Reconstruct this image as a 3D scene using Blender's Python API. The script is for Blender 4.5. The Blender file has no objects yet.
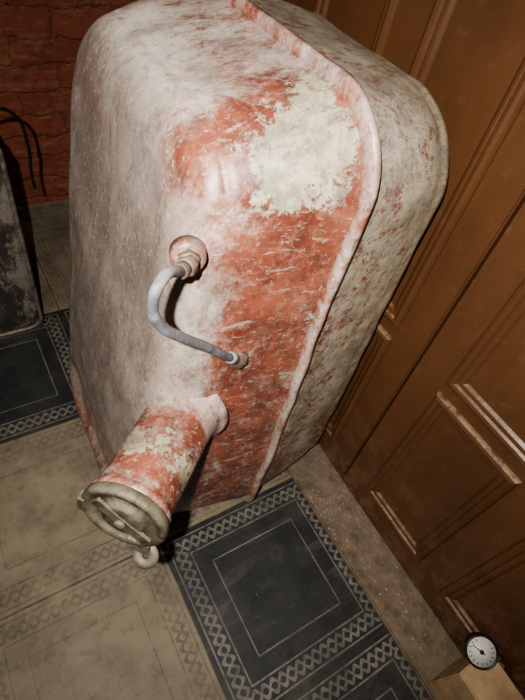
import bpy, bmesh, math, random
from mathutils import Vector, Matrix, noise
S=1.2
sc=bpy.context.scene
try:
    sc.view_settings.view_transform='AgX'
    sc.view_settings.look='AgX - Medium High Contrast'
except Exception: pass

def V(x,y,z): return Vector((x*S,y*S,z*S))
def srgb(r,g,b):
    f=lambda c:(c/255/12.92) if c/255<=0.04045 else ((c/255+0.055)/1.055)**2.4
    return (f(r),f(g),f(b),1)
def sm(a,b,x):
    t=max(0,min(1,(x-a)/(b-a))); return t*t*(3-2*t)

# ---------- node helpers ----------
class NT:
    def __init__(s,name):
        s.m=bpy.data.materials.new(name); s.m.use_nodes=True
        s.t=s.m.node_tree; s.n=s.t.nodes; s.l=s.t.links
        s.b=s.n['Principled BSDF']
    def put(s,sock,v):
        if isinstance(v,bpy.types.NodeSocket): s.l.new(v,sock)
        else: sock.default_value=v
    def math(s,op,a,b=None,c=None,clamp=False):
        n=s.n.new('ShaderNodeMath'); n.operation=op; n.use_clamp=clamp
        s.put(n.inputs[0],a)
        if b is not None: s.put(n.inputs[1],b)
        if c is not None: s.put(n.inputs[2],c)
        return n.outputs[0]
    def step(s,v,lo,hi):
        n=s.n.new('ShaderNodeMapRange'); n.interpolation_type='SMOOTHSTEP'
        s.put(n.inputs[0],v); n.inputs[1].default_value=lo; n.inputs[2].default_value=hi
        return n.outputs[0]
    def mix(s,f,a,b,bt='MIX'):
        n=s.n.new('ShaderNodeMix'); n.data_type='RGBA'; n.blend_type=bt
        s.put(n.inputs[0],f); s.put(n.inputs[6],a); s.put(n.inputs[7],b)
        return n.outputs[2]
    def noise(s,scale,detail=6,rough=.6,vec=None,dist=0):
        n=s.n.new('ShaderNodeTexNoise'); n.inputs['Scale'].default_value=scale
        n.inputs['Detail'].default_value=detail; n.inputs['Roughness'].default_value=rough
        n.inputs['Distortion'].default_value=dist
        s.l.new(vec if vec is not None else s.pos(),n.inputs['Vector'])
        return n.outputs[0]
    def pos(s):
        if not hasattr(s,'_p'):
            s._p=s.n.new('ShaderNodeNewGeometry').outputs['Position']
        return s._p
    def nrm(s):
        return s.n.new('ShaderNodeNewGeometry').outputs['Normal']
    def mapping(s,scale,vec=None,rot=(0,0,0)):
        n=s.n.new('ShaderNodeMapping'); n.inputs['Scale'].default_value=scale
        n.inputs['Rotation'].default_value=rot
        s.l.new(vec if vec is not None else s.pos(),n.inputs['Vector'])
        return n.outputs[0]
    def sep(s,v):
        n=s.n.new('ShaderNodeSeparateXYZ'); s.l.new(v,n.inputs[0]); return n.outputs
    def bump(s,h,strength=.3,dist=.002):
        n=s.n.new('ShaderNodeBump'); n.inputs['Strength'].default_value=strength
        n.inputs['Distance'].default_value=dist; s.l.new(h,n.inputs['Height'])
        s.l.new(n.outputs[0],s.b.inputs['Normal'])
    def fin(s,col,rough=.5,metal=0,spec=.5):
        s.put(s.b.inputs['Base Color'],col); s.put(s.b.inputs['Roughness'],rough)
        s.b.inputs['Metallic'].default_value=metal
        s.b.inputs['Specular IOR Level'].default_value=spec
        return s.m

def simple(name,c1,c2,scale=30,rough=.5,metal=0,bump=.2,bd=.001,dustamt=0,dustcol=srgb(190,175,155)):
    t=NT(name); f=t.step(t.noise(scale,8,.65),.35,.65)
    col=t.mix(f,c1,c2)
    if dustamt>0:
        nz=t.sep(t.nrm())[2]
        d=t.math('MULTIPLY',t.step(nz,.1,.8),t.step(t.noise(25,8,.7),.3,.55))
        d=t.math('MULTIPLY',d,dustamt)
        col=t.mix(d,col,dustcol)
    t.bump(t.noise(scale*3,6,.6),bump,bd)
    return t.fin(col,rough,metal)

# ---------- floor tile materials ----------
def tile_mat(name,base,base2,line,dust,dustlo,dusthi,lineamt,rough,damt=.75):
    t=NT(name)
    uv=t.n.new('ShaderNodeUVMap').outputs[0]
    x,y,_=t.sep(uv)
    a=t.math('ABSOLUTE',t.math('SUBTRACT',x,.5)); b=t.math('ABSOLUTE',t.math('SUBTRACT',y,.5))
    m=t.math('MAXIMUM',a,b); s=t.math('MINIMUM',a,b)
    tt=t.math('DIVIDE',t.math('SUBTRACT',m,.418),.052)
    at=t.math('ABSOLUTE',tt)
    edge=t.math('LESS_THAN',t.math('ABSOLUTE',t.math('SUBTRACT',at,1.0)),.09)
    cs=t.math('MULTIPLY',t.math('COSINE',t.math('MULTIPLY',s,60)),.52)
    w1=t.math('LESS_THAN',t.math('ABSOLUTE',t.math('SUBTRACT',tt,cs)),.22)
    w2=t.math('LESS_THAN',t.math('ABSOLUTE',t.math('ADD',tt,cs)),.22)
    sq=t.math('LESS_THAN',t.math('ABSOLUTE',t.math('SUBTRACT',m,.27)),.004)
    p=t.math('MAXIMUM',t.math('MAXIMUM',edge,w1),t.math('MAXIMUM',w2,sq))
    grout=t.math('GREATER_THAN',m,.495)
    wear=t.step(t.noise(45,8,.75),.22,.62)
    wear=t.math('MULTIPLY',wear,t.math('ADD',.5,t.math('MULTIPLY',t.step(t.noise(6,4,.6),.35,.65),.5)))
    p=t.math('MULTIPLY',t.math('MULTIPLY',p,wear),lineamt)
    col=t.mix(t.step(t.noise(9,8,.6),.35,.65),base,base2)
    col=t.mix(p,col,line)
    col=t.mix(grout,col,srgb(60,53,43))
    dn=t.step(t.noise(5,10,.74,dist=.4),dustlo,dusthi)
    col=t.mix(t.math('MULTIPLY',dn,damt),col,dust)
    smear=t.step(t.noise(13,9,.7,t.mapping((.4,1.3,1),rot=(0,0,.6)),1.2),.5,.68)
    col=t.mix(t.math('MULTIPLY',smear,.32),col,dust)
    sp=t.step(t.noise(160,3,.6),.62,.69)
    col=t.mix(t.math('MULTIPLY',sp,.45),col,dust)
    dk=t.step(t.noise(24,10,.8),.51,.62)
    col=t.mix(t.math('MULTIPLY',dk,.30),col,srgb(62,55,46))
    t.bump(t.math('SUBTRACT',t.noise(70,5,.6),grout),.25,.0012)
    return t.fin(col,rough,0,.35)
M_black=tile_mat('tile_black',srgb(42,44,46),srgb(56,58,57),srgb(146,138,127),srgb(108,101,90),.50,.85,.85,.5,.6)
M_beige=tile_mat('tile_beige',srgb(138,127,107),srgb(112,102,86),srgb(78,69,57),srgb(148,134,112),.40,.70,.85,.62)

# ---------- materials ----------
def door_mat():
    t=NT('door_brown_paint')
    c=t.mix(t.step(t.noise(4,6,.6,t.mapping((1,1,.4))),.35,.7),srgb(98,65,42),srgb(78,52,33))
    sp=t.step(t.noise(45,8,.75),.56,.66)
    c=t.mix(t.math('MULTIPLY',sp,.25),c,srgb(118,90,66))
    nz=t.sep(t.nrm())[2]
    d=t.math('MULTIPLY',t.step(nz,.3,.9),t.step(t.noise(30,9,.8),.42,.58))
    c=t.mix(t.math('MULTIPLY',d,.6),c,srgb(158,130,102))
    z=t.sep(t.pos())[2]
    low=t.math('MULTIPLY',t.math('SUBTRACT',1.0,t.step(z,.0,.42)),t.step(t.noise(14,10,.8),.46,.62))
    c=t.mix(t.math('MULTIPLY',low,.4),c,srgb(150,120,96))
    t.bump(t.noise(220,4,.5),.22,.001)
    return t.fin(c,.38,0,.45)
M_door=door_mat()

def wall_mat():
    t=NT('red_painted_brick')
    br=t.n.new('ShaderNodeTexBrick')
    x,y,z=t.sep(t.pos()); cb=t.n.new('ShaderNodeCombineXYZ')
    off=t.math('MULTIPLY',t.math('SUBTRACT',t.noise(8,6,.65),.5),.09)
    t.l.new(t.math('ADD',x,t.math('MULTIPLY',off,.6)),cb.inputs[0])
    t.l.new(t.math('ADD',z,off),cb.inputs[1])
    t.l.new(cb.outputs[0],br.inputs['Vector'])
    br.inputs['Scale'].default_value=1; br.inputs['Brick Width'].default_value=.25; br.inputs['Row Height'].default_value=.075
    br.inputs['Mortar Size'].default_value=.008; br.inputs['Mortar Smooth'].default_value=1
    br.inputs['Color1'].default_value=srgb(150,84,64); br.inputs['Color2'].default_value=srgb(134,74,56); br.inputs['Mortar'].default_value=srgb(126,72,54)
    c=t.mix(t.math('MULTIPLY',t.step(t.noise(18,8,.75,t.mapping((.5,1,2))),.48,.66),.6),br.outputs[0],srgb(176,124,96))
    c=t.mix(t.math('MULTIPLY',t.step(t.noise(40,8,.75),.5,.65),.5),c,srgb(80,44,34))
    h=t.math('ADD',t.math('MULTIPLY',br.outputs[1],-.5),t.math('MULTIPLY',t.noise(35,8,.75),1.3))
    t.bump(h,.9,.007)
    return t.fin(c,.6,0,.35)
M_wall=wall_mat()
M_plain=simple('brown_plaster',srgb(98,64,40),srgb(80,52,33),12,.6,0,.4)
M_conc=simple('dusty_concrete',srgb(124,106,88),srgb(86,71,56),26,.85,0,1,.005,.35,srgb(146,130,112))
M_skirt=simple('dusty_skirting',srgb(125,110,96),srgb(95,84,72),20,.7,0,.6,.003,.4)
M_wood=simple('pale_wood',srgb(186,158,124),srgb(160,130,98),18,.7,0,.3)
M_fit=simple('dusty_steel',srgb(134,116,102),srgb(90,72,61),60,.45,.3,.5,.001,.3,srgb(170,156,144))
M_hose=simple('grey_rubber_hose',srgb(128,128,132),srgb(86,86,90),60,.6,0,.4,.001,.5,srgb(165,154,148))
M_cap=simple('corroded_cap',srgb(112,104,84),srgb(60,55,44),42,.55,.2,.9,.002,.55,srgb(144,136,118))
M_zinc=simple('dusty_zinc',srgb(130,122,110),srgb(84,77,68),50,.6,.2,.5,.001,.2)
def can_mat():
    t=NT('scraped_black_metal')
    a=t.step(t.noise(13,10,.8,t.mapping((1,1,.5))),.46,.58)
    c=t.mix(a,srgb(60,55,52),srgb(136,126,116))
    c=t.mix(t.math('MULTIPLY',t.step(t.noise(5,6,.6),.5,.7),.4),c,srgb(150,138,126))
    t.bump(t.noise(60,6,.7),.4,.002)
    return t.fin(c,.5,.1)
M_can=can_mat()
M_cable=simple('black_cable',srgb(28,26,26),srgb(45,42,40),60,.4)
M_gblack=simple('black_plastic',srgb(22,22,22),srgb(34,33,32),60,.4)
M_gface=simple('white_dial',srgb(215,212,202),srgb(202,198,188),60,.4,0,.02)

def tank_mat(name='old_tank_paint'):
    t=NT(name)
    at=t.n.new('ShaderNodeAttribute'); at.attribute_name='mask'
    sp=t.n.new('ShaderNodeSeparateColor'); t.l.new(at.outputs['Color'],sp.inputs[0])
    dust,peel,grey=sp.outputs[0],sp.outputs[1],sp.outputs[2]
    red=t.mix(t.step(t.noise(14,10,.75),.4,.6),srgb(156,90,70),srgb(112,63,50))
    red=t.mix(t.math('MULTIPLY',t.step(t.noise(50,8,.75),.5,.62),.5),red,srgb(178,126,106))
    n1=t.math('ADD',t.math('MULTIPLY',t.noise(18,14,.85,dist=.2),.55),t.math('MULTIPLY',t.noise(75,8,.8),.45))
    pv=t.math('ADD',n1,t.math('MULTIPLY',t.math('SUBTRACT',peel,.5),.17))
    pm=t.step(pv,.54,.552)
    pc=t.mix(t.step(t.noise(30,9,.75),.4,.6),srgb(192,182,158),srgb(148,138,118))
    edge=t.step(pv,.525,.54)
    c=t.mix(t.math('MULTIPLY',edge,.55),red,srgb(94,54,42))
    c=t.mix(pm,c,pc)
    n2=t.noise(9,14,.8,t.mapping((1,1,.30),rot=(.25,.3,0)),dist=.8)
    n3=t.noise(34,10,.82,t.mapping((.5,1,.6),rot=(0,.5,.3)))
    dm=t.math('ADD',t.math('MULTIPLY',n2,.55),t.math('MULTIPLY',n3,.45))
    dv=t.math('ADD',dm,t.math('MULTIPLY',t.math('SUBTRACT',dust,.5),.27))
    dm=t.step(dv,.43,.59)
    dc=t.mix(t.step(t.noise(8,10,.75),.42,.6),srgb(224,214,202),srgb(188,174,162))
    dg=t.mix(t.step(t.noise(6,10,.75,t.mapping((1,1,.5))),.4,.6),srgb(168,157,147),srgb(134,122,113))
    dc=t.mix(grey,dc,dg)
    c=t.mix(t.math('MULTIPLY',dm,.90),c,dc)
    g=t.step(t.noise(20,14,.85,t.mapping((1,1,.45),rot=(.2,0,0)),.5),.50,.57)
    c=t.mix(t.math('MULTIPLY',g,.33),c,srgb(98,84,74))
    g2=t.step(t.noise(85,8,.8),.56,.62)
    c=t.mix(t.math('MULTIPLY',g2,.38),c,srgb(114,74,60))
    g3=t.step(t.noise(55,8,.8,t.mapping((1,1,.6))),.57,.61)
    c=t.mix(t.math('MULTIPLY',g3,.48),c,srgb(84,73,65))
    w=t.step(t.noise(110,8,.8),.57,.63)
    c=t.mix(t.math('MULTIPLY',w,.42),c,srgb(216,206,194))
    for rot in [(.3,.5,.7),(-.5,.2,-.4)]:
        sc_=t.step(t.noise(36,6,.7,t.mapping((.2,3.2,2.4),rot=rot)),.60,.66)
        c=t.mix(t.math('MULTIPLY',sc_,.4),c,srgb(222,212,200))
    h=t.math('ADD',t.math('MULTIPLY',pm,-.6),t.math('MULTIPLY',t.noise(55,10,.8),1.0))
    t.bump(h,.42,.0018)
    r=t.math('ADD',.22,t.math('MULTIPLY',dm,.14))
    return t.fin(c,r,0,.6)
M_tank=tank_mat()

# ---------- mesh helpers ----------
def obj(name,verts,faces,mat,parent=None,smooth=True,auto=None):
    me=bpy.data.meshes.new(name); me.from_pydata([tuple(v) for v in verts],[],faces); me.update()
    bm=bmesh.new(); bm.from_mesh(me); bmesh.ops.recalc_face_normals(bm,faces=bm.faces); bm.to_mesh(me); bm.free()
    o=bpy.data.objects.new(name,me); sc.collection.objects.link(o)
    if mat: me.materials.append(mat)
    for p in me.polygons: p.use_smooth=smooth
    if parent: o.parent=parent
    if auto is not None:
        bpy.context.view_layer.objects.active=o; o.select_set(True)
        try: bpy.ops.object.shade_auto_smooth(angle=auto)
        except Exception: pass
        o.select_set(False)
    return o
def empty(name):
    e=bpy.data.objects.new(name,None); sc.collection.objects.link(e); e.empty_display_size=.05; return e
def box(name,a,b,mat,parent=None,bev=.003,rotz=0):
    bm=bmesh.new(); bmesh.ops.create_cube(bm,size=1)
    a=Vector(a);b=Vector(b);c=(a+b)/2;d=b-a
    for v in bm.verts: v.co=Vector((v.co.x*d.x,v.co.y*d.y,v.co.z*d.z))
    if bev: bmesh.ops.bevel(bm,geom=list(bm.edges),offset=bev,segments=2,affect='EDGES')
    me=bpy.data.meshes.new(name)
    R=Matrix.Rotation(rotz,4,'Z')
    for v in bm.verts: v.co=R@v.co+c
    bm.to_mesh(me); bm.free()
    o=bpy.data.objects.new(name,me); sc.collection.objects.link(o); me.materials.append(mat)
    if parent:o.parent=parent
    return o
def revolve(name,prof,origin,axis,mat,parent=None,n=48,ref=None,auto=math.radians(35)):
    axis=Vector(axis).normalized(); u=(Vector(ref) if ref else Vector((0,0,1)))
    u=(u-axis*u.dot(axis)).normalized(); w=axis.cross(u)
    vs=[];fs=[]
    for (d,r) in prof:
        for i in range(n):
            a=2*math.pi*i/n
            vs.append(Vector(origin)+axis*d+(u*math.cos(a)+w*math.sin(a))*r)
    for k in range(len(prof)-1):
        for i in range(n):
            j=(i+1)%n
            fs.append((k*n+i,k*n+j,(k+1)*n+j,(k+1)*n+i))
    fs.append(tuple(range(n))[::-1]); fs.append(tuple((len(prof)-1)*n+i for i in range(n)))
    return obj(name,vs,fs,mat,parent,True,auto)
def tube(name,pts,r,mat,parent=None):
    cu=bpy.data.curves.new(name,'CURVE'); cu.dimensions='3D'; cu.bevel_depth=r; cu.bevel_resolution=6; cu.resolution_u=16; cu.use_fill_caps=True
    sp=cu.splines.new('BEZIER'); sp.bezier_points.add(len(pts)-1)
    for bp,p in zip(sp.bezier_points,pts):
        bp.co=p; bp.handle_left_type='AUTO'; bp.handle_right_type='AUTO'
    o=bpy.data.objects.new(name,cu); sc.collection.objects.link(o)
    dg=bpy.context.evaluated_depsgraph_get(); me=bpy.data.meshes.new_from_object(o.evaluated_get(dg))
    bpy.data.objects.remove(o); o=bpy.data.objects.new(name,me); sc.collection.objects.link(o)
    me.materials.clear(); me.materials.append(mat)
    for p in me.polygons:p.use_smooth=True
    if parent:o.parent=parent
    return o
def rrect(y0,y1,z0,z1,r,nc=14,ns=26,nl=44):
    r=min(r,(y1-y0)/2-.0005,(z1-z0)/2-.0005)
    pts=[]
    cs=[((y0+r,z0+r),180),((y1-r,z0+r),270),((y1-r,z1-r),0),((y0+r,z1-r),90)]
    cnt=[ns,nl,ns,nl]
    for k,((cy,cz),a0) in enumerate(cs):
        arc=[(cy+r*math.cos(math.radians(a0+90*i/nc)),cz+r*math.sin(math.radians(a0+90*i/nc))) for i in range(nc+1)]
        pts+=arc
        (ny,nz),na=cs[(k+1)%4]
        nxt=(ny+r*math.cos(math.radians(na)),nz+r*math.sin(math.radians(na)))
        e=arc[-1]
        for i in range(1,cnt[k]):
            f=i/cnt[k]; pts.append((e[0]+(nxt[0]-e[0])*f,e[1]+(nxt[1]-e[1])*f))
    return pts
def loft(rings,capend=True,capstart=False,closed=False):
    n=len(rings[0]); vs=[p for r in rings for p in r]; fs=[]
    K=len(rings)
    for k in range(K if closed else K-1):
        k2=(k+1)%K
        for i in range(n):
            j=(i+1)%n; fs.append((k*n+i,k*n+j,k2*n+j,k2*n+i))
    if capend: fs.append(tuple((K-1)*n+i for i in range(n)))
    if capstart: fs.append(tuple(range(n))[::-1])
    return vs,fs

# ---------- room ----------
P=.34; X0=.138; Y0=-.03
vs=[];fs=[];mi=[];uvs=[]
for i in range(-6,3):
    for j in range(-5,5):
        x0=X0+i*P;x1=x0+P;y0=Y0+j*P;y1=y0+P
        u1=1;v1=1
        if x0>=.56 : continue
        if x1>.56: u1=(.56-x0)/P; x1=.56
        if y0>=1.42: continue
        if y1>1.42: v1=(1.42-y0)/P; y1=1.42
        b=len(vs); vs+=[V(x0,y0,0),V(x1,y0,0),V(x1,y1,0),V(x0,y1,0)]
        fs.append((b,b+1,b+2,b+3)); uvs+=[(0,0),(u1,0),(u1,v1),(0,v1)]
        mi.append(0 if ((i>=0 and j<=0) or j==2) else 1)
me=bpy.data.meshes.new('floor'); me.from_pydata([tuple(v) for v in vs],[],fs); me.update()
uvl=me.uv_layers.new(name='UVMap')
for k,uv in enumerate(uvs): uvl.data[k].uv=uv
me.materials.append(M_black); me.materials.append(M_beige)
for p,m in zip(me.polygons,mi): p.material_index=m
o=bpy.data.objects.new('floor',me); sc.collection.objects.link(o)

DX=.55
box('wall_back',V(-1.9,1.41,0),V(.70,1.50,2.1),M_wall,bev=0)
box('baseboard_back',V(-1.9,1.398,0),V(DX,1.41,.045),M_skirt)
box('wall_right',V(DX+.005,.83,0),V(.70,1.41,2.1),M_plain,bev=0)
box('wall_right_near',V(DX+.005,-1.7,0),V(.70,-.32,2.1),M_plain,bev=0)
box('trim_1',V(.452,-1.7,0),V(DX+.003,1.398,.012),M_conc,bev=.004)
random.seed(4)
bm=bmesh.new()
for k in range(150):
    x=min(.54,max(.458,random.gauss(.49,.025))); y=random.uniform(-.1,.262) if k%3 else random.gauss(.235,.02)
    if y>.262: continue
    r=random.uniform(.0012,.0038)
    m4=Matrix.Translation(V(x,y,.012)+Vector((0,0,r*.4)))@Matrix.Rotation(random.uniform(0,6),4,'Z')@Matrix.Diagonal((1,random.uniform(.5,1),random.uniform(.4,.8),1))
    bmesh.ops.create_icosphere(bm,subdivisions=1,radius=r,matrix=m4)
me=bpy.data.meshes.new('plaster_crumbs'); bm.to_mesh(me); bm.free()
me.materials.append(simple('plaster_dust',srgb(168,156,140),srgb(130,116,100),40,.8))
o=bpy.data.objects.new('plaster_crumbs',me); sc.collection.objects.link(o)

# ---------- door ----------
def door_leaf(name,ya,yb):
    e=empty(name)
    box('slab',V(DX,ya,.014),V(DX+.035,yb,1.62),M_door,e,bev=.003)
    w=(yb-ya); st=.055; mid=.057; pw=(w-2*st-mid)/2
    cols=[(ya+st,ya+st+pw),(yb-st-pw,yb-st)]
    rows=[(.085,.432),(.458,1.0),(1.03,1.56)]
    prof=[(0,0),(.0005,.004),(.003,.008),(.008,.010),(.013,.0085),(.016,.005),(.019,.0055),(.023,.0045),(.027,.0005),(.029,-.0002)]
    k=0
    for (a,b) in cols:
        for (c,d) in rows:
            rings=[]
            for (o_,h) in prof:
                rings.append([V(DX-h,a+o_,c+o_),V(DX-h,b-o_,c+o_),V(DX-h,b-o_,d-o_),V(DX-h,a+o_,d-o_)])
            vv,ff=loft(rings,capend=False)
            k+=1; obj(f'panel_moulding_{k}',vv,ff,M_door,e,False)
    return e
door_leaf('door_1',-.252,.2525)
door_leaf('door_2',.2575,.762)
for k,(a,b) in enumerate([(-.32,-.254),(.764,.83)]):
    box(f'trim_{k+2}',V(DX-.012,a,.013),V(DX+.05,b,1.70),M_door,bev=.006)
box('trim_4',V(DX-.012,-.32,1.625),V(DX+.05,.83,1.70),M_door,bev=.006)
box('wall_right_lintel',V(DX+.005,-.32,1.70),V(.70,.83,2.1),M_plain,bev=0)

# ---------- fuel tank ----------
tank=empty('fuel_tank')
FX=.326; TY0,TY1,TZ0,TZ1=.28,.738,.0,.84
SD=.210
def g_left(z): return 1.24-.62*z
def ringpts(x,ins,rc,left):
    out=[]
    for (y,z) in rrect(TY0+ins,TY1-ins,TZ0+ins+.002,TZ1-ins,rc):
        xx=x
        if left:
            xx=FX-(FX-x)*g_left(z)
            if ins>.065: xx+=.012*(1-sm(.17,.21,z))*sm(.065,.09,ins)
        out.append(V(xx,y,z))
    return out
def displace(pts,amp):
    res=[]
    for p in pts:
        n=noise.noise_vector(p*5.0)*amp+noise.noise_vector(p*16.0)*amp*.4
        q=p+n
        if q.z<.012: q.z=max(q.z,.004)
        res.append(q)
    return res
rings=[]
prof=[(FX-.002,.010,.085),(FX-.01,.011,.086)]
for k in range(1,15):
    f=k/14; prof.append((FX-.01-(FX-.01-.168)*f,.011+.024*f,.086+.012*f))
cx,ci=.167,.0355; ex_,ei=.051,.045
for k in range(0,15):
    th=math.radians(90*k/14)
    prof.append((cx-ex_*math.sin(th),ci+ei*(1-math.cos(th)),.10))
xf=cx-ex_
for ins,dx in [(.088,0),(.097,-.0003),(.105,-.0008),(.115,-.001),(.13,-.001),(.145,-.0015),(.16,-.002),(.18,-.002),(.2,-.002),(.215,-.002),(.225,-.002)]:
    prof.append((xf+dx,ins,.10))
for (x,i,rc) in prof: rings.append(displace(ringpts(x,i,rc,True),.006))
vv,ff=loft(rings)
shell1=obj('shell_left',vv,ff,M_tank,tank)
rings=[]
prof=[(FX+.002,.010,.085),(.336,.011,.086),(.35,.013,.088),(.37,.0155,.088),(.39,.018,.09),(.41,.0205,.09),(.425,.0225,.09),(.44,.025,.09),(.455,.0275,.094),(.465,.030,.096)]
cx,ci=.472,.032; ex_,ei=.049,.055
for k in range(0,11):
    th=math.radians(9*k); prof.append((cx+ex_*math.sin(th),ci+ei*(1-math.cos(th)),.1))
for ins in (.12,.14,.17,.2,.215,.225): prof.append((.521,ins,.1))
for (x,i,rc) in prof: rings.append(displace(ringpts(x,i,rc,False),.006))
vv,ff=loft(rings)
shell2=obj('shell_right',vv,ff,M_tank,tank)
rings=[]
for (x,i) in [(FX-.0045,.016),(FX-.0048,.001),(FX-.0025,-.002),(FX+.0025,-.002),(FX+.0048,.001),(FX+.0045,.016)]:
    rings.append(displace(ringpts(x,i,.088,False),.006))
vv,ff=loft(rings,False,False,True)
flange=obj('flange',vv,ff,M_tank,tank,True,math.radians(40))

def gauss(p,c,r): 
    d=(p-V(*c)).length/(r*S); return math.exp(-d*d)
def paint(o,fn):
    at=o.data.color_attributes.new('mask','FLOAT_COLOR','POINT')
    for v in o.data.vertices:
        d,p,g=fn(v.co); at.data[v.index].color=(d,p,g,1)
def left_fn(p):
    x,y,z=p.x/S,p.y/S,p.z/S
    xl=FX-SD*g_left(z)
    side=1-sm(.0,.03,x-xl)
    mid=1-sm(.03,.10,x-xl)
    d=.20+.62*mid+.14*side
    d+=.45*sm(.77,.82,z)*(1-gauss(p,(.26,.31,.79),.09))
    d-=.6*gauss(p,(.18,.36,.79),.05)
    d-=.4*gauss(p,(.20,.48,.82),.06)
    d+=.25*gauss(p,(.15,.3,.64),.05)
    d+=.3*sm(.14,.0,z)
    d-=.28*gauss(p,(.22,.30,.66),.06)
    d-=.7*side*(1-sm(.08,.2,z))
    pe=.0+1.15*gauss(p,(.26,.31,.79),.055)+.75*gauss(p,(.28,.34,.80),.045)
    pe+=.5*sm(.05,.0,abs(x-.31))*sm(.2,.5,z)*(1-gauss(p,(.31,.3,.74),.08))
    pe+=.6*gauss(p,(.25,.3,.15),.16)
    d-=.5*gauss(p,(.27,.31,.77),.085)
    return max(0,d),pe,side
def right_fn(p):
    x,y,z=p.x/S,p.y/S,p.z/S
    return .34+.2*sm(.7,.84,z), .84+.2*sm(.38,.46,x)-.25*(1-sm(.1,.4,z)),.45
paint(shell1,left_fn); paint(shell2,right_fn); paint(flange,lambda p:(.55,.35,.3))

# filler neck
tip=V(.058,.222,.440); base=V(.183,.333,.42)
ax=(tip-base).normalized(); L=(tip-base).length
R=.048*S
neck=revolve('filler_neck',[(-.02,R*.97),(-.002,R*1.26),(.002,R*1.19),(.006,R*1.09),(.012,R*1.03)]+[(L*(.15+.8*k/20),R*.985) for k in range(0,19)]+[(L-.016,R*.99),(L-.013,R*1.04),(L-.008,R*1.06),(L-.003,R*1.04),(L,R*.98)],base,ax,M_tank,tank,64)
def neck_fn(p):
    t=(p-base).dot(ax)/L
    return (.6 if t<.25 else (.5 if t>.86 else .22)), .25+.68*math.exp(-((t-.6)/.2)**2),0.1
paint(neck,neck_fn)
u=Vector((.65,-.757,0)); u=(u-ax*u.dot(ax)).normalized(); w=ax.cross(u)
if w.z>0: w=-w
cap=revolve('filler_cap',[(-.004,R*1.02),(-.001,R*1.09),(.006,R*1.11),(.011,R*1.10),(.014,R*1.04),(.0145,R*.96),(.011,R*.88),(.0075,R*.84),(.007,R*.64),(.011,R*.58),(.015,R*.52),(.0165,R*.46),(.0168,R*.2),(.016,R*.02)],tip,ax,M_cap,tank,64)
def obar(name,c,a,b,cdir,la,lb,lc,mat):
    vs=[c+a*sa*la/2+b*sb*lb/2+cdir*sc_*lc/2 for sa in(-1,1) for sb in(-1,1) for sc_ in(-1,1)]
    fs=[(0,1,3,2),(4,6,7,5),(0,4,5,1),(2,3,7,6),(0,2,6,4),(1,5,7,3)]
    o=obj(name,vs,fs,mat,tank,False)
    m=o.modifiers.new('b','BEVEL'); m.width=.0018; m.segments=2
    return o
rb=(u*.8+w*.6).normalized(); rb2=ax.cross(rb)
obar('cap_latch_bar',tip+ax*.015,rb,rb2,ax,R*1.7,R*.34,.006,M_cap)
revolve('cap_rivet',[(0,.008),(.004,.008),(.0055,.006),(.006,.001)],tip+ax*.018,ax,M_zinc,tank,24)
obar('cap_latch_tab',tip+ax*.008-u*R*1.05,u,w,ax,R*.2,R*.5,.016,M_cap)
obar('cap_hinge_arm',tip+ax*.010+u*R*.42+w*R*1.12,w,u,ax,R*.6,R*.62,.006,M_zinc)
def lug(name,c,r1,r2,n,th,mat):
    n=n.normalized(); a=(w-n*w.dot(n)).normalized(); b=n.cross(a); vs=[];fs=[];N=32
    for (r,h) in [(r1,-th),(r2,-th),(r2,th),(r1,th)]:
        for i in range(N):
            t=2*math.pi*i/N; vs.append(c+n*h+(a*math.cos(t)+b*math.sin(t))*r)
    for k in range(4):
        for i in range(N):
            j=(i+1)%N;k2=(k+1)%4; fs.append((k*N+i,k*N+j,k2*N+j,k2*N+i))
    obj(name,vs,fs,mat,tank,True,math.radians(40))
lug('cap_hinge_lug',tip+ax*.012+u*R*.66+w*R*1.36,.005,.019,(ax+Vector((0,0,1.1))),.003,M_zinc)

# hose and fittings
fn=Vector((-.38,-.9,.22)).normalized()
fb=V(.158,.309,.712)
revolve('vent_boss',[(-.016,.0205),(-.004,.020),(-.001,.0185),(.0005,.0155),(.0012,.0115),(.002,.0095)],fb,fn,M_tank,tank,40)
paint(bpy.data.objects['vent_boss'],lambda p:(.5,.1,1))
revolve('vent_base_nut',[(0,.0118),(.001,.013),(.009,.013),(.010,.0112)],fb+fn*.001,fn,M_fit,tank,6,auto=math.radians(20))
revolve('vent_stub',[(0,.0085)]+[(.009+.0012*k,.0085 if k%2 else .0095) for k in range(6)],fb,fn,M_fit,tank,24)
fe=fb+fn*.013
dirn=Vector((-.75,-.55,.15)).normalized()
revolve('vent_nut',[(0,.0105),(.001,.0118),(.011,.0118),(.012,.0100)],fe-dirn*.003,dirn,M_fit,tank,6,auto=math.radians(20))
revolve('vent_ferrule',[(0,.0085),(.010,.0085),(.011,.0075)],fe+dirn*.008,dirn,M_fit,tank,24)
hp=[fe+dirn*.014,V(.111,.262,.738),V(.103,.257,.722),V(.110,.257,.697),V(.133,.264,.664),V(.166,.277,.623),V(.203,.289,.575),V(.224,.300,.549)]
tube('vent_hose',hp,.0060,M_hose,tank)
d2=(hp[-2]-hp[-1]).normalized()
revolve('hose_end_clamp',[(-.004,.0085),(.0,.009),(.012,.009),(.013,.0075)],hp[-1]+d2*.012,d2,M_hose,tank,28)
revolve('hose_end_nut',[(0,.0135),(.001,.0145),(.013,.0145),(.014,.012)],V(.231,.306,.540)+Vector((0,.002,0)),Vector((-.1,-.95,.3)),M_fit,tank,6,auto=math.radians(20))

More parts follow.
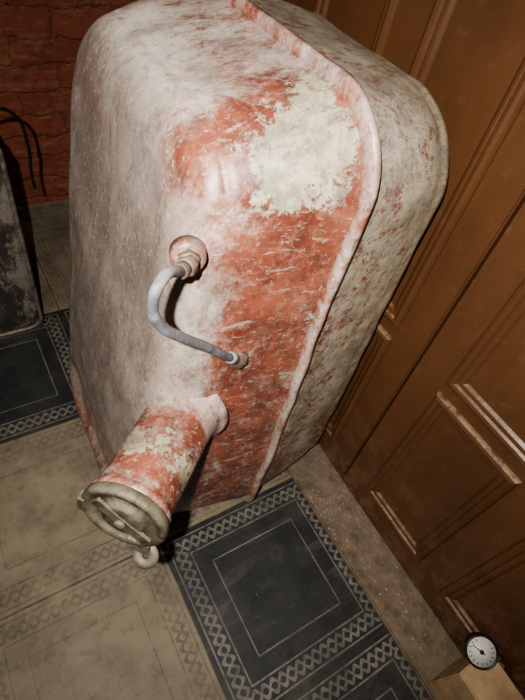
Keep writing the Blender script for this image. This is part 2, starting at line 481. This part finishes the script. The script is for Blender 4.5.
# ---------- canister + cable ----------
can=empty('metal_canister')
def canring(y,ins,r):
    return [V(a,y,b) for (a,b) in rrect(-.33+ins,.092-ins,.0+ins,.50-ins,r,10,20,20)]
prof=[(.952,.075),(.95,.07),(.947,.062),(.947,.05),(.949,.02),(.953,.008),(.96,.003),(.985,.003),(.988,-.0),(.992,-.0),(.995,.003),(1.04,.003),(1.05,.012),(1.053,.03)]
rings=[canring(y,max(i,0)+.0015,.03) for (y,i) in prof]
vv,ff=loft(rings,True,True)
obj('body',vv,ff,M_can,can)
rings=[[V(a,y,b) for (a,b) in rrect(-.33+i,.092-i,.0+i,.50-i,.03,10,20,20)] for (y,i) in [(.944,.010),(.944,.004),(.950,.0005),(.956,.0005),(.956,.010)]]
vv,ff=loft(rings,False,False,True); obj('rim',vv,ff,M_zinc,can)
tube('handle',[V(-.16,1.0,.497),V(-.15,1.0,.53),V(-.09,1.0,.535),V(-.07,1.0,.497)],.009,M_can,can)
tube('cable',[V(.05,1.0,.503),V(.09,1.0,.528),V(.13,1.015,.512),V(.148,1.03,.44),V(.145,1.04,.37),V(.147,1.045,.33)],.004,M_cable,can)

# ---------- wood block, gauge ----------
box('wooden_block',V(.462,-.36,.012),V(.535,-.135,.13),M_wood,bev=.003)
ga=empty('pressure_gauge')
gc=V(.499,-.126,.163); gn=Vector((-.45,-.25,.85)).normalized()
K=.86
revolve('case',[(-.02*K,.026*K),(-.019*K,.031*K),(0,.0325*K),(.004,.0355*K),(.007,.0355*K),(.008,.0315*K),(.005,.031*K)],gc,gn,M_gblack,ga,48)
revolve('dial',[(.002,.0305*K),(.0055,.0305*K)],gc,gn,M_gface,ga,48)
gu=Vector((.6,-.8,0)); gu=(gu-gn*gu.dot(gn)).normalized(); gw=gn.cross(gu)
def bar(name,a,b,wd,h,mat):
    d=(b-a).normalized(); s=gn.cross(d)*wd/2
    vs=[a-s,a+s,b+s,b-s]; vs=[v+gn*.0055 for v in vs]+[v+gn*(.0055+h) for v in vs]
    obj(name,vs,[(0,1,2,3),(4,7,6,5),(0,4,5,1),(1,5,6,2),(2,6,7,3),(3,7,4,0)],mat,ga,False)
for k in range(13):
    a=math.radians(-225+270*k/12+0)
    d=gu*math.cos(a)+gw*math.sin(a)
    bar(f'tick_{k}',gc+d*.022*K,gc+d*.0275*K,.0013,.0004,M_gblack)
d=gu*math.cos(2.9)+gw*math.sin(2.9)
bar('needle',gc-d*.008,gc+d*.019,.0018,.0012,M_gblack)
revolve('hub',[(.0055,.004),(.008,.004),(.0085,.003)],gc,gn,M_gblack,ga,20)
revolve('stem',[(0,.008),(.012,.008),(.013,.006),(.022,.006)],gc-gn*.01+gu*.026,(gu*.9-gn*.4),M_fit,ga,20)

# ---------- camera ----------
cam=bpy.data.cameras.new('cam'); co=bpy.data.objects.new('camera',cam); sc.collection.objects.link(co)
right=Vector((.8506,-.4945,.1659)).normalized(); fwd=Vector((.4443,.4956,-.7525)); fwd=(fwd-right*fwd.dot(right)).normalized()
up=right.cross(fwd)
co.matrix_world=Matrix(((right.x,up.x,-fwd.x,0),(right.y,up.y,-fwd.y,0),(right.z,up.z,-fwd.z,S),(0,0,0,1)))
cam.sensor_fit='VERTICAL'; cam.sensor_height=24; cam.sensor_width=18; cam.lens=24*490/700; cam.clip_start=.01
sc.camera=co

# ---------- lights ----------
fl=bpy.data.lights.new('flash','SPOT'); fl.energy=68; fl.shadow_soft_size=.010; fl.spot_size=math.radians(112); fl.spot_blend=1; fl.color=(1,.965,.91)
fo=bpy.data.objects.new('flash',fl); sc.collection.objects.link(fo)
pos=Vector((0,0,S))-fwd*.12-right*.05+up*.03
fo.matrix_world=Matrix(((right.x,up.x,-fwd.x,pos.x),(right.y,up.y,-fwd.y,pos.y),(right.z,up.z,-fwd.z,pos.z),(0,0,0,1)))
al=bpy.data.lights.new('added_fill','AREA'); al.energy=3; al.size=.5; al.color=(1,.85,.65)  # weak warm fill added overhead to even out the flash falloff, no real fixture
ao=bpy.data.objects.new('added_fill',al); sc.collection.objects.link(ao); ao.location=(-.5,.4,2.5)
wd=bpy.data.worlds.new('world'); sc.world=wd; wd.use_nodes=True
wd.node_tree.nodes['Background'].inputs[0].default_value=(1,.87,.74,1); wd.node_tree.nodes['Background'].inputs[1].default_value=.04
